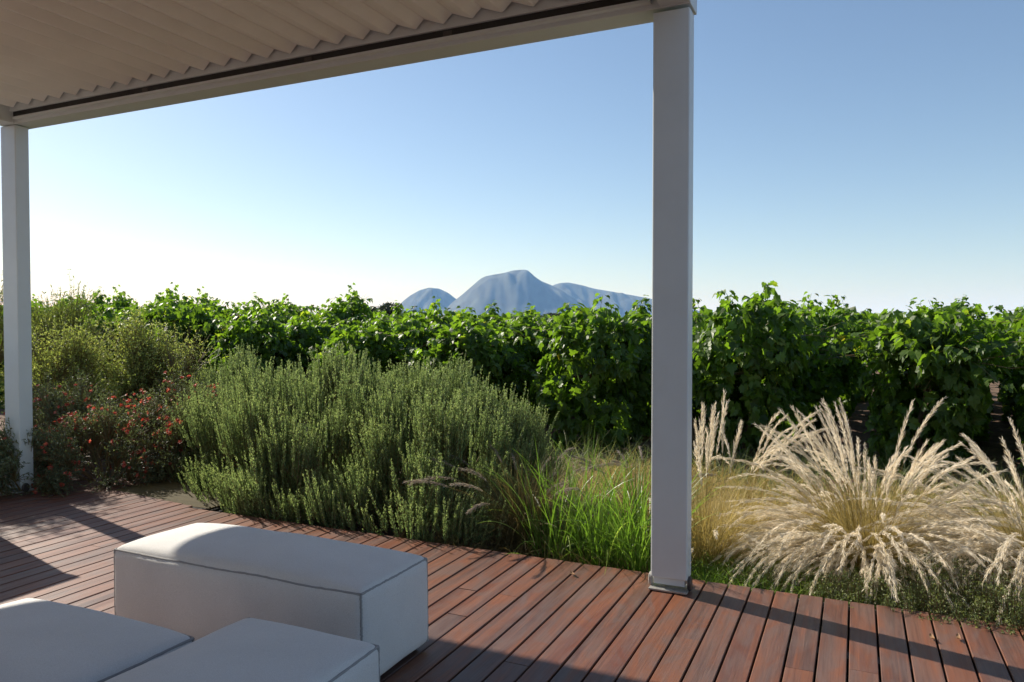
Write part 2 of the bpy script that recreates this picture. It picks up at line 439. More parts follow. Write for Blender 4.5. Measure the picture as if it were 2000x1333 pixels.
# ------------------------------------------------------------------ pergola
def build_pergola():
    X0, X1 = -5.525, -0.672
    Y1, YB = 3.455, -2.6
    PD = 0.098
    PW = 0.163
    ZB, ZT = 2.60, 2.79
    root = empty('pergola', ((X0 + X1) / 2, 0.4, 0))
    tag(root, 'white aluminium louvred pergola with square posts standing over the red deck', 'pergola')
    inv = Matrix.Translation((-root.location.x, -root.location.y, 0))
    def fin(o):
        o.data.transform(inv); return o
    for (px_, py_) in ((X1 - PW - 0.003, 3.311), (X0, 3.311), (X1 - PW - 0.003, YB), (X0, YB)):
        zt = 2.585 if px_ > -2 else 2.595
        g = Geo(); g.box(px_, px_ + PW, py_, py_ + PD, 0.055, zt)
        po = fin(g.build('post', M['paint'], root, bevel=0.006))
        i = 0.012
        g = Geo(); g.box(px_ + i, px_ + PW - i, py_ + i, py_ + PD - i, 0.024, 0.0545)
        fin(g.build('post_sleeve', M['paint'], root, bevel=0.002)).parent = root
        g = Geo(); g.box(px_ - 0.004, px_ + PW + 0.004, py_ - 0.025, py_ + PD + 0.02, 0.003, 0.012)
        fin(g.build('base_plate', M['steel'], root, bevel=0.002))
        for sx in (px_ - 0.006, px_ + PW + 0.006):
            g = Geo()
            th_ = np.linspace(0, 2 * np.pi, 16, endpoint=False)
            c = np.array([sx, py_ + 0.035, 0.036])
            for hw in (-0.008, 0.008):
                pass
            ring = lambda hw, r_: np.stack([np.full(16, c[0] + hw), c[1] + r_ * np.cos(th_), c[2] + r_ * 1.25 * np.sin(th_)], -1)
            V_ = np.concatenate([ring(-0.008, .022), ring(-0.005, .026), ring(0.005, .026), ring(0.008, .022)])
            for k in range(3):
                a = np.arange(16); b = (a + 1) % 16
                g.add(V_, np.stack([k * 16 + a, k * 16 + b, (k + 1) * 16 + b, (k + 1) * 16 + a], -1))
            g.add(V_, [tuple(range(15, -1, -1))]); g.add(V_, [tuple(range(48, 64))])
            fin(g.build('foot_bracket', M['steel'] if sx < px_ else M['darksteel'], root, smooth=False))
    # front beam: main box, inner ledge, recess and lip
    yb = 3.311
    g = Geo(); g.box(X0, X1, yb, Y1, ZB, ZT)
    b = fin(g.build('beam', M['paint'], root, bevel=0.004))
    g = Geo(); g.box(X0 + PW + 0.03, X1 - PW - .01, yb - 0.034, yb - 0.0005, ZB + 0.022, ZB + 0.036)
    fin(g.build('beam_ledge', M['paint'], root))
    g = Geo(); g.box(X0 + PW + 0.02, X1 - PW - .01, yb - 0.022, yb - 0.0008, ZB + 0.0365, ZB + 0.074)
    sl = fin(g.build('recess_strip', M['black'], root))
    for xx in (-4.06, -2.78, -1.9):
        g = Geo(); g.box(xx, xx + 0.05, yb - 0.0245, yb - 0.0222, ZB + 0.043, ZB + 0.066)
        fin(g.build('clip', M['darksteel'], sl))
    g = Geo(); g.box(X0 + PW, X1 - PW, yb - 0.036, yb - 0.0005, ZB + 0.0745, ZB + 0.090)
    g.box(X0 + PW, X1 - PW, yb - 0.0345, yb - 0.030, ZB + 0.0895, ZT - 0.002)
    fin(g.build('gutter_lip', M['paint'], root))
    # rear beam and side beams
    g = Geo(); g.box(X0, X1, YB, YB + PW, ZB, ZT); fin(g.build('beam', M['paint'], root, bevel=0.004))
    g = Geo(); g.box(X0, X0 + PW - .001, YB + PW, yb - 0.0006, ZB + .002, ZT - .001); fin(g.build('beam', M['paint'], root, bevel=0.004))
    g = Geo(); g.box(X1 - PW + .03, X1, YB + PW, yb - 0.0006, ZB + 0.004, ZT - .001)
    g.box(X1 - PW, X1 - PW + .0295, YB + PW, yb - 0.04, ZB + 0.045, ZT - .001); fin(g.build('beam', M['paint'], root))
    # louvre blades, each a closed folded profile
    pit, top0 = 0.1625, -4.430
    k = -6
    zl, zh = ZB + 0.093, ZB + 0.133
    while True:
        xt = top0 + k * pit
        if xt + pit > X1 - PW - 0.002: break
        a = max(xt, X0 + PW + .002)
        prof = [(xt - 0.0035, zh + 0.002), (xt + 0.106, zl), (xt + 0.112, zl + .001), (xt + pit - 0.0042, zh + .001), (xt + pit - 0.0042, zh + 0.008), (xt + 0.11, zl + 0.018), (xt - .004, zh + .014)]
        prof = [(max(x_, X0 + PW + .002), z_) for x_, z_ in prof]
        n = len(prof)
        g = Geo()
        V_ = [(x_, YB + PW + .002, z_) for x_, z_ in prof] + [(x_, 3.262, z_) for x_, z_ in prof]
        g.add(V_, [((i + 1) % n, i, i + n, (i + 1) % n + n) for i in range(n)])
        g.add(V_, [tuple(range(n))]); g.add(V_, [tuple(range(2 * n - 1, n - 1, -1))])
        fin(g.build('louvre_blade', M['louvre'], root))
        k += 1
    g = Geo(); g.box(X0 + 0.01, X1 - 0.01, YB + .01, Y1 - 0.01, ZT + 0.0005, ZT + 0.012)
    fin(g.build('roof_sheet', M['louvre'], root))
build_pergola()

def build_house():
    # the terrace belongs to a house behind the camera
    root = empty('house', (-2.5, -4.6, 0)); tag(root, 'plain white plastered house behind the terrace, out of the photo', 'house')
    pl = plain('house_plaster', (0.55, 0.52, 0.47), 0.85, nscale=5, namt=.05)
    g = Geo()
    for x0, x1, z0, z1 in ((-5, -3.6, -.12, 3.0), (-3.6, -.6, 2.3, 3.0), (-.6, .6, -.12, 3.0), (.6, 3.2, 2.3, 3.0), (3.2, 5, -.12, 3.0)):
        g.box(x0, x1 - .0005, -.15, .15, z0, z1)
    g.build('wall', pl, root)
    g = Geo(); g.box(-5.3, 5.3, -4.5, .35, 3.003, 3.2); g.build('roof', pl, root)
    glass = plain('dark_glass', (.02, .022, .025), .06)
    for x0, x1 in ((-3.6, -.6), (.6, 3.2)):
        g = Geo(); g.box(x0 + .05, x1 - .05, -.03, .0, .03, 2.25); d = g.build('sliding_door', glass, root)
        for xx in (x0 + .001, (x0 + x1) / 2 - .025, x1 - .051):
            g = Geo(); g.box(xx, xx + .049, -.05, .03, .0, 2.299); g.build('frame', M['paint'], d)
build_house()

# ------------------------------------------------------------------ upholstered blocks
def pouf(name, x0, x1, y0, y1, h, label, seed, zfoot=0.018):
    cx, cy = (x0 + x1) / 2, (y0 + y1) / 2
    a, b = (x1 - x0) / 2, (y1 - y0) / 2
    root = empty(name, (cx, cy, 0))
    tag(root, label, 'ottoman', 'linen ottomans on the deck')
    H = (h - zfoot) / 2; zc = zfoot + H
    half = np.array([a, b, H])
    nseg = [max(14, int(2 * a / 0.022)), max(14, int(2 * b / 0.022)), max(10, int(2 * H / 0.022))]
    def cosp(n):
        u = np.linspace(-1, 1, n + 1)
        return np.sign(u) * (1 - (1 - np.abs(u)) ** 1.6)
    g = Geo()
    def deform(P):
        q = P / half
        bul = np.zeros_like(P)
        f = lambda u: np.clip(1 - np.abs(u) ** 2.6, 0, 1)
        top = (q[..., 2] > 0.999)
        bul[..., 2] += np.where(top, 0.042 * f(q[..., 0]) ** .6 * f(q[..., 1]) ** .6, 0)
        sd0 = np.abs(q[..., 0]) > 0.999; sd1 = np.abs(q[..., 1]) > 0.999
        bul[..., 0] += np.where(sd0, np.sign(q[..., 0]) * 0.010 * f(q[..., 1]) * f(q[..., 2]), 0)
        bul[..., 1] += np.where(sd1, np.sign(q[..., 1]) * 0.012 * f(q[..., 0]) * f(q[..., 2]), 0)
        # rounded corners
        rr = 0.028
        inner = np.clip(P, -(half - rr), half - rr)
        dlt = P - inner; ln = np.linalg.norm(dlt, axis=-1, keepdims=True)
        P2 = np.where(ln > rr, inner + dlt / np.maximum(ln, 1e-9) * rr, P)
        # slack in the cloth
        flat = P2.reshape(-1, 3)
        wv = np.array([[mnoise.noise(Vector((p[0] * 5 + seed, p[1] * 5, p[2] * 5))), mnoise.noise(Vector((p[0] * 5, p[1] * 5 + seed, p[2] * 5 + 7))), mnoise.noise(Vector((p[0] * 4, p[1] * 4, p[2] * 6 + seed * 2)))] for p in flat]).reshape(P.shape)
        return P2 + bul + wv * np.array([0.006, 0.006, 0.006])
    for ax in range(3):
        o1, o2 = [i for i in range(3) if i != ax]
        u, v = cosp(nseg[o1]), cosp(nseg[o2])
        Ug, Vg = np.meshgrid(u, v, indexing='ij')
        for s in (-1, 1):
            P = np.zeros(Ug.shape + (3,)); P[..., ax] = s * half[ax]; P[..., o1] = Ug * half[o1]; P[..., o2] = Vg * half[o2]
            P = deform(P); P[..., 2] += zc
            n1, n2 = P.shape[:2]
            i0 = (np.arange(n1 - 1)[:, None] * n2 + np.arange(n2 - 1)[None]).ravel()
            F_ = np.stack([i0, i0 + n2, i0 + n2 + 1, i0 + 1], -1)
            if (s < 0) ^ (ax == 1): F_ = F_[:, ::-1]
            g.add(P.reshape(-1, 3), F_)
    o = g.build('cushion_cover', M['fabric'], root, smooth=True)
    bm = bmesh.new(); bm.from_mesh(o.data)
    bmesh.ops.remove_doubles(bm, verts=bm.verts, dist=0.0008)
    bmesh.ops.recalc_face_normals(bm, faces=bm.faces); bm.to_mesh(o.data); bm.free()
    # piping along the top and upright edges
    g = Geo(); K = 60
    tt = np.linspace(-1, 1, K)
    c = np.array([a, b, H]) - 0.0085
    edges = []
    for sy in (-1, 1): edges.append(np.stack([tt * c[0], np.full(K, sy * c[1]), np.full(K, c[2])], -1))
    for sx in (-1, 1): edges.append(np.stack([np.full(K, sx * c[0]), tt * c[1], np.full(K, c[2])], -1))
    for sx in (-1, 1):
        for sy in (-1, 1): edges.append(np.stack([np.full(K, sx * c[0]), np.full(K, sy * c[1]), tt * c[2]], -1))
    P = np.stack(edges)
    wv = np.array([[mnoise.noise(Vector((p[0] * 5 + seed, p[1] * 5, p[2] * 5))), mnoise.noise(Vector((p[0] * 5, p[1] * 5 + seed, p[2] * 5 + 7))), mnoise.noise(Vector((p[0] * 4, p[1] * 4, p[2] * 6 + seed * 2)))] for p in P.reshape(-1, 3)]).reshape(P.shape)
    P = P + wv * np.array([0.006, 0.006, 0.006]); P[..., 2] += zc
    wig = np.random.default_rng(seed).normal(size=P.shape) * 0.0005
    tubes(g, P + wig, np.full(P.shape[:2], 0.0042), np.zeros(len(P)), 6)
    g.build('piping', M['piping'], root, smooth=True)
    for sx in (-1, 1):
        for sy in (-1, 1):
            g = Geo(); g.box(sx * (a - .06) - .025, sx * (a - .06) + .025, sy * (b - .06) - .025, sy * (b - .06) + .025, 0.001, zfoot + 0.004)
            g.build('foot', M['darksteel'], root)
    return root
pouf('ottoman', -2.60, -1.428, 1.945, 2.365, 0.338, 'long pale linen ottoman nearest the rosemary, lying across the deck', 1)
pouf('ottoman', -2.385, -1.655, 0.25, 1.50, 0.338, 'wide pale linen ottoman cut by the bottom left corner, half in sun', 2)
pouf('ottoman', -1.630, -1.150, 0.45, 1.66, 0.338, 'narrow shaded linen ottoman between its wider neighbour and the bare deck', 3)

def shadow_caster():
    # unseen, added to cast the corner shadow on the boards; its cupboard form is invented
    root = empty('shadow_caster_box', (-5.36, 2.42, 0)); tag(root, 'unseen white shadow caster of invented cupboard form, added beyond the left edge of the view', 'shadow_caster')
    g = Geo(); g.box(-.58, .58, -.28, .28, .06, .97); g.build('body', M['paint'], root, bevel=.006)
    g = Geo(); g.box(-.6, .6, -.3, .3, .9705, 1.0); g.build('top', M['louvre'], root, bevel=.004)
    for sx in (-1, 1):
        g = Geo(); g.box(min(sx * .01, sx * .56), max(sx * .01, sx * .56), -.302, -.2815, .09, .95); d = g.build('door', M['paint'], root, bevel=.003)
        g = Geo(); g.box(sx * .06 - .008, sx * .06 + .008, -.325, -.303, .45, .62); g.build('handle', M['steel'], d, bevel=.003)
        for sy in (-1, 1):
            g = Geo(); g.box(sx * .53 - .02, sx * .53 + .02, sy * .23 - .02, sy * .23 + .02, .001, .0595); g.build('foot', M['darksteel'], root)
shadow_caster()


# ------------------------------------------------------------------ grape vines
ang = np.radians([-90, -62, -35, -12, 12, 38, 60, 76, 90, 104, 120, 142, 168, 192, 215, 242])
rr_ = np.array([0.20, 0.50, 0.42, 0.62, 0.50, 0.66, 0.52, 0.72, 0.95, 0.72, 0.52, 0.66, 0.50, 0.62, 0.42, 0.50]) * 0.62
VL = [(0, 0.0, 0.0)]
for a_, r_ in zip(ang, rr_):
    x_, y_ = r_ * math.cos(a_), r_ * math.sin(a_)
    VL.append((x_, y_, 0.28 * abs(x_) - 0.35 * (x_ * x_ + y_ * y_)))
VL = np.array(VL); VL[:, 1] += 0.12
VF = np.array([(0, i + 1, (i + 1) % 16 + 1) for i in range(16)])

def dome(p):
    # canopy lower at the plant's rim than over its stem
    p[..., 2] -= np.clip(p[..., 2] - .6, 0, 1) * (.34 * np.clip(np.abs(p[..., 1]) / .5, 0, 1.1) ** 2 + .22 * np.clip(np.abs(p[..., 0]) / .5, 0, 1.1) ** 2)
    return p

def vine_meshes(seed, wide=0.0):
    """plant local frame: Y along the row; ground at 0"""
    rng = np.random.default_rng(seed)
    gf, gs, gt = Geo(), Geo(), Geo()
    # trunk
    K = 9; zz = np.linspace(0, 0.72, K)
    P = np.stack([0.03 * np.sin(zz * 9 + seed), 0.03 * np.cos(zz * 7 + seed), zz], -1)[None]
    tubes(gt, P, np.linspace(0.034, 0.02, K)[None], np.zeros(1), 7)
    for s in (-1, 1):
        yy = np.linspace(0, 0.42, 6)
        P = np.stack([P[0, -1, 0] + 0 * yy, s * yy, 0.70 + 0.05 * np.sqrt(yy)], -1)[None] if P.shape[1] == 9 else np.stack([0 * yy, s * yy, 0.70 + 0.05 * np.sqrt(yy)], -1)[None]
        tubes(gt, P, np.linspace(0.02, 0.01, 6)[None], np.zeros(1), 6)
    # shoots
    ns = 26; K = 14
    cc = rng.uniform(-.3, .3, 3); st = np.stack([rng.normal(0, .05, ns), cc[rng.integers(0, 3, ns)] + rng.normal(0, .09, ns), np.full(ns, .72)], -1)
    d = np.stack([rng.normal(0, .38, ns), rng.normal(0, .22, ns), np.full(ns, 1.0)], -1)
    ln = rng.uniform(.55, .95, ns); ln[rng.random(ns) < 0.3] += 0.24
    u = np.linspace(0, 1, K)[None, :, None]
    P = st[:, None] + unit(d)[:, None] * ln[:, None, None] * u
    bend = np.stack([rng.normal(0, .3, ns), rng.normal(0, .2, ns), -np.abs(rng.normal(0.08, .12, ns))], -1)
    P = P + bend[:, None] * u ** 2.5
    P[..., 2] -= np.clip(P[..., 2] - 1.46, 0, 1) * .35 * (rng.random((ns, 1)) < .75)
    P0 = P.copy(); P = dome(P)
    tubes(gs, P, np.broadcast_to(np.linspace(0.0055, 0.002, K), (ns, K)), rng.random(ns), 3)
    P = P0
    pts, nrm, tip, sc = [], [], [], []
    for i in range(ns):
        for k in range(2, K):
            for r_ in range(2 if k < 8 else 3):
                o = unit(rng.normal(size=3) * [1, 1, .3])
                p = P[i, k] + o * 0.055
                pts.append(p); nrm.append(unit(o * .7 + np.array([0, 0, .8]) + rng.normal(size=3) * .35)); tip.append(o + np.array([0, 0, -0.75]))
                sc.append((0.125 if k < 11 else 0.125 - (k - 10) * 0.014) * rng.uniform(.7, 1.15))
    # leafy wall
    nb = 1900
    th_ = rng.uniform(0, 2 * np.pi, nb)
    z_ = rng.uniform(0.03, 1.40, nb)
    lump = np.array([mnoise.noise(Vector((math.cos(t_) * 1.2 + seed, math.sin(t_) * 1.2, z * 2.3))) for t_, z in zip(th_, z_)])
    rx = 0.39 + wide + 0.30 * lump; ry = 0.47 + 0.16 * lump
    fall = np.where(z_ < .35, 0.8 + (z_ / .35) * .2, 1.0) * np.where(z_ > 1.1, 1 - (z_ - 1.1) * 0.9, 1)
    dep = 1 - np.abs(rng.normal(0, .16, nb))
    px_ = np.sign(np.cos(th_)) * np.abs(np.cos(th_)) ** .6 * rx * fall * dep
    py_ = np.sign(np.sin(th_)) * np.abs(np.sin(th_)) ** .6 * ry * fall * dep
    ok = lump > -0.30
    o = unit(np.stack([np.cos(th_) * 1.2, np.sin(th_), 0 * th_], -1))
    for i in np.nonzero(ok)[0]:
        pts.append((px_[i], py_[i], z_[i])); nrm.append(o[i] * .9 + np.array([0, 0, .5]) + rng.normal(size=3) * .75)
        tip.append(o[i] * .35 + np.array([0, 0, -.75]) + rng.normal(size=3) * .55); sc.append(0.108 * rng.uniform(.7, 1.25))
    pts, nrm, tip, sc = map(np.array, (pts, nrm, tip, sc))
    n = len(pts)
    dome(pts)
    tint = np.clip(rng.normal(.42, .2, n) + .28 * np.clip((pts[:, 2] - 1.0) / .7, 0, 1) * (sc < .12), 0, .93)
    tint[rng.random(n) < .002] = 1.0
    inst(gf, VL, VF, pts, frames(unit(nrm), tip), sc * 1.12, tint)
    # petioles
    return gf, gs, gt

ROW_DIR = np.array([math.sin(rad(6.5)), math.cos(rad(6.5))]); ROW_N = np.array([ROW_DIR[1], -ROW_DIR[0]])
vine_src = []
for s in range(6):
    gf, gs, gt = vine_meshes(s + 1)
    r = empty('grapevine')
    f = gf.build('foliage', M['vine'], r); c = gs.build('shoots', M['stem'], r); t = gt.build('trunk', M['bark'], r, smooth=True)
    vine_src.append([r, f, c, t, False])
def place_vine(v, loc, rz, sc, label, group):
    src = vine_src[v]
    if not src[4]:
        r = src[0]; src[4] = True
    else:
        r = src[0].copy(); COL.objects.link(r)
        for ch in src[1:4]:
            cc = ch.copy(); COL.objects.link(cc); cc.parent = r
    r.location = loc; r.rotation_euler = (0, 0, rz); r.scale = sc
    tag(r, label, 'grapevine', group)
    return r
rv = random.Random(11)
ends = {-1: 'grapevine at the near row end right of the soil alley, cut by the right edge',
        0: 'bushy grapevine just left of the soil alley, behind the big feather grass',
        1: 'grapevine at the near end of the second row right of the front post',
        2: 'grapevine partly behind the front post, sunlit near end of its row',
        3: 'grapevine ending its row just left of the front post, below the mountain slope',
        4: 'tall grapevine with its tip below the mountain summit',
        5: 'grapevine with its tip below the small left hill of the mountain',
        6: 'grapevine straight behind the tallest rosemary spires',
        7: 'tall shoot topped grapevine behind the left part of the rosemary',
        8: 'grapevine behind the gap between yellow shrub and rosemary',
        9: 'grapevine right above the yellow green shrub',
        10: 'grapevine between the wispy tall shrub and the yellow green shrub'}
far_V = []
for k in range(-2, 21):
    s = -0.30 - 1.56 * k
    depth = 9 if k < 4 else 7
    if k > 12: depth = 3
    if k == -1: s = 0.95
    hs = 1.05 if k <= 1 else (0.975 if k <= 5 else 1.14 + 0.01 * (k - 6))
    for j in range(depth):
        yl = 7.7 + j * 0.86 + (0.1 * math.sin(k * 2.1))
        if k == -1: yl += 0.15
        if k < -1 : yl += 1.0
        sx = s + rv.uniform(-.04, .04)
        # solve X so that s = X*N0 + Y*N1
        X = (sx - yl * ROW_N[1]) / ROW_N[0]
        base = 'grapevine deep in row %s of the vineyard, mostly hidden by the vine before it'
        lab = ends.get(k) if j == 0 else None
        if lab is None:
            if k <= 0: lab = 'grapevines further back in the rows beside the soil alley'
            elif k <= 3: lab = 'grapevines further back in the rows around the front post'
            elif k <= 6: lab = 'grapevines further back in the rows below the mountain'
            else: lab = 'grapevines further back in the left hand rows beyond the rosemary'
        gname = 'grapevines at the near ends of the vineyard rows' if (j == 0 and k in ends) else lab
        z = hs * rv.uniform(.90, 1.13)
        place_vine(rv.randrange(6), (X, yl, -0.13), -rad(6.5) + (math.pi if rv.random() < .5 else 0), (rv.uniform(.95, 1.08), rv.uniform(.98, 1.08), z), lab, gname)

def far_vineyard():
    rng = np.random.default_rng(5); g = Geo()
    n = 42000
    k = rng.integers(-6, 50, n)
    j0 = np.where(k < 4, 15.8, 14.1); j0 = np.where(k > 12, 11, j0); j0 = np.where(k > 20, 8.2, j0); j0 = np.where(k < -2, 9, j0)
    yl = j0 + (rng.random(n) ** 1.6) * 60
    s = -0.30 - 1.56 * k + rng.normal(0, .2, n)
    X = (s - yl * ROW_N[1]) / ROW_N[0]
    z = rng.uniform(.5, 1.5, n) + 0.12 * np.sin(yl * 7 + k) - 0.13
    P = np.stack([X, yl, z], -1)
    TV = np.array([(0, -.5, 0), (.5, -.1, .1), (.3, .45, .0), (-.3, .45, .0), (-.5, -.1, .1)])
    TF = np.array([(0, 1, 2), (0, 2, 3), (0, 3, 4)])
    nr = unit(rng.normal(size=(n, 3)) + [0, 0, .7])
    inst(g, TV, TF, P, frames(nr, rng.normal(size=(n, 3)) + [0, 0, -.8]), rng.uniform(.18, .3, n), np.clip(rng.normal(.5, .2, n), 0, .93))
    tag(g.build('distant_vineyard', M['vine']), 'leafy mass of distant vineyard rows merging behind the nearer vines', 'vineyard', kind='stuff')
far_vineyard()

def stake():
    g = Geo(); K = 4; zz = np.linspace(0, 1.45, K)
    tubes(g, np.stack([0.01 * zz, 0 * zz, zz], -1)[None], np.full((1, K), .035), np.zeros(1), 8)
    o = g.build('vineyard_post', M['bark'], smooth=True); o.location = (-7.6, 7.6, -.13)
    tag(o, 'dark weathered wooden stake among the vines behind the rosemary, left of the mountain', 'post')
stake()

# ------------------------------------------------------------------ distant trees
def far_tree(loc, wid, hgt, label, seed):
    rng = np.random.default_rng(seed)
    r = empty('pine_tree', loc); tag(r, label, 'tree', 'dark trees beyond the vineyard')
    g = Geo(); K = 6; zz = np.linspace(0, hgt * .75, K)
    tubes(g, np.stack([0.1 * np.sin(zz), 0 * zz, zz], -1)[None], np.linspace(.28, .12, K)[None], np.zeros(1), 7)
    for a_ in np.linspace(0, 6.28, 6)[:-1]:
        u = np.linspace(0, 1, 5)
        tubes(g, np.stack([np.cos(a_) * u * wid * .35, np.sin(a_) * u * wid * .35, hgt * (.45 + .35 * u)], -1)[None], np.linspace(.1, .04, 5)[None], np.zeros(1), 5)
    g.build('trunk', M['bark'], r)
    g = Geo(); n = 5200
    cl = rng.normal(size=(36, 3)); cl = unit(cl) * rng.uniform(.4, .85, (36, 1))
    c = cl[rng.integers(0, 36, n)] + rng.normal(size=(n, 3)) * .15
    P = c * [wid / 2, wid / 2, hgt * .24] + [0, 0, hgt * .74]
    TV = np.array([(-.5, 0, 0), (0, -.25, 0), (.5, 0, 0), (0, .25, 0)]); TF = np.array([(0, 1, 2, 3)])
    inst(g, TV, TF, P, frames(rdirs(rng, n), rdirs(rng, n)), rng.uniform(.2, .45, n), rng.random(n))
    g.build('crown', M['pine'], r)
def at_px(u, d):
    p = FWD * d + RGT * ((u - 1000) / F_PX * d); return p
p = at_px(764, 105); far_tree((p[0], p[1], -.3), 3.8, 4.8, 'dark round tree rising over the vines left of the mountain', 7)
p = at_px(1086, 140); far_tree((p[0], p[1], -.3), 6.0, 3.6, 'dark low tree over the vines right of the mountain summit', 8)
p = at_px(732, 130); far_tree((p[0], p[1], -.3), 3.6, 4.6, 'small dark tree just left of the round tree beyond the vines', 9)

# ------------------------------------------------------------------ rosemary
NV = np.array([(0, 0, 0), (.5, .45, 0.05), (0, 1, 0), (-.5, .45, 0.05)]); NF = np.array([(0, 1, 2, 3)])
def rosemary(loc, rx, ry, h, nlobe, label, seed, spl=44, upr=1.0, skirt=True):
    rng = np.random.default_rng(seed)
    root = empty('rosemary_bush', loc); tag(root, label, 'rosemary', 'rosemary bushes along the deck')
    gf, gs = Geo(), Geo()
    SP, SD, SL = [], [], []
    for L_ in range(nlobe):
        th_ = rng.uniform(0, 2 * np.pi); ph = math.asin(rng.uniform(.02, 1))
        c = np.array([math.cos(th_) * math.cos(ph), math.sin(th_) * math.cos(ph), math.sin(ph)])
        rl = rng.uniform(.66, .92)
        ctr = c * rl * np.array([rx, ry, h * .8])
        lr = rng.uniform(.12, .23)
        # limb from root to the lobe
        K = 8; u = np.linspace(0, 1, K)[:, None]
        P = ctr[None] * u * [1, 1, 0] + np.array([0, 0, 1]) * ctr[2] * u ** 1.5
        tubes(gs, P[None], np.linspace(.012, .004, K)[None], rng.random(1), 5)
        n = int(spl * (lr / .2) ** 2)
        d = rng.normal(size=(n, 3)); d[:, 2] = np.abs(d[:, 2]) * 1.1 ; d = unit(d + c * .9)
        st = ctr + d * lr * rng.uniform(.2, .9, (n, 1)) * [1, 1, .75]
        out = d * .34 + c * .24 + np.array([0, 0, 1.45 * upr])
        SP.append(st); SD.append(unit(out + rng.normal(size=(n, 3)) * .11)); SL.append(rng.uniform(.11, .26, n) * (1 + .35 * (c[2] > .45)))
    if skirt:
        n = int(spl * 5)
        th_ = rng.uniform(0, 2 * np.pi, n); rr = rng.uniform(.7, 1.0, n)
        st = np.stack([np.cos(th_) * rx * rr, np.sin(th_) * ry * rr, rng.uniform(0.0, .12, n)], -1)
        SP.append(st); SD.append(unit(np.stack([np.cos(th_) * .35, np.sin(th_) * .35, np.full(n, 1.0)], -1) + rng.normal(size=(n, 3)) * .15)); SL.append(rng.uniform(.12, .3, n))
    SP, SD, SL = np.concatenate(SP), np.concatenate(SD), np.concatenate(SL)
    keep = SP[:, 2] > -0.02; SP, SD, SL = SP[keep], SD[keep], SL[keep]
    n = len(SP); K = 5; u = np.linspace(0, 1, K)[None, :, None]
    bend = rng.normal(size=(n, 3)) * .012; bend[:, 2] = np.abs(bend[:, 2])
    P = SP[:, None] + SD[:, None] * SL[:, None, None] * u + bend[:, None] * u ** 2
    tubes(gs, P, np.broadcast_to(np.linspace(.0028, .0012, K), (n, K)), rng.random(n), 3)
    # needles
    m = 96
    uu = rng.uniform(0.02, 1.0, (n, m))
    pos = SP[:, None] + SD[:, None] * (SL[:, None] * uu)[..., None] + bend[:, None] * (uu ** 2)[..., None]
    ra = rng.normal(size=(n, m, 3)); dd = np.broadcast_to(SD[:, None], ra.shape)
    side = unit(ra - (ra * dd).sum(-1, keepdims=True) * dd)
    nd = unit(side + dd * rng.uniform(.9, 2.4, (n, m, 1)))
    ln = 0.0245 * rng.uniform(.7, 1.15, (n, m)) * (1.1 - .5 * uu)
    T = nd.reshape(-1, 3); nn = np.cross(T, rng.normal(size=T.shape))
    tint = np.clip(rng.normal(.42, .2, (n, m)) + .3 * (uu > .8), 0, 1).ravel()
    inst(gf, NV, NF, pos.reshape(-1, 3), frames(unit(nn), T), np.stack([np.full(n * m, .0046), ln.ravel(), ln.ravel()], -1), tint)
    gf.build('foliage', M['rosemary'], root); gs.build('branches', M['stem'], root)
rosemary((-3.72, 4.50, -.12), 1.04, .82, 1.10, 92, 'largest rosemary bush, directly behind the long ottoman', 21)
rosemary((-2.62, 4.40, -.12), .66, .70, .95, 58, 'right hand rosemary bush next to the dark dry grass', 22)
rosemary((-4.62, 4.62, -.12), .48, .5, .78, 24, 'small rosemary bush beside the red flowering shrub', 23)
rosemary((-5.55, 5.45, -.12), .34, .32, 1.2, 14, 'narrow upright rosemary behind the red flowering shrub, before the vines', 24, upr=1.6)
rosemary((-3.15, 4.95, -.12), .78, .5, 1.10, 46, 'rosemary bush filling the back between the two largest ones', 28)
rosemary((-2.36, 4.9, -.12), .36, .36, .68, 16, 'pale low rosemary bush farthest right, in front of the vines', 25)
rosemary((-2.55, 3.78, -.12), .62, .22, .30, 14, 'low dark rosemary fringe hanging over the deck edge behind the ottoman', 26, spl=30)
rosemary((-3.42, 3.78, -.12), .35, .22, .48, 12, 'sunlit low rosemary clump at the deck edge, left of the dark fringe', 27)

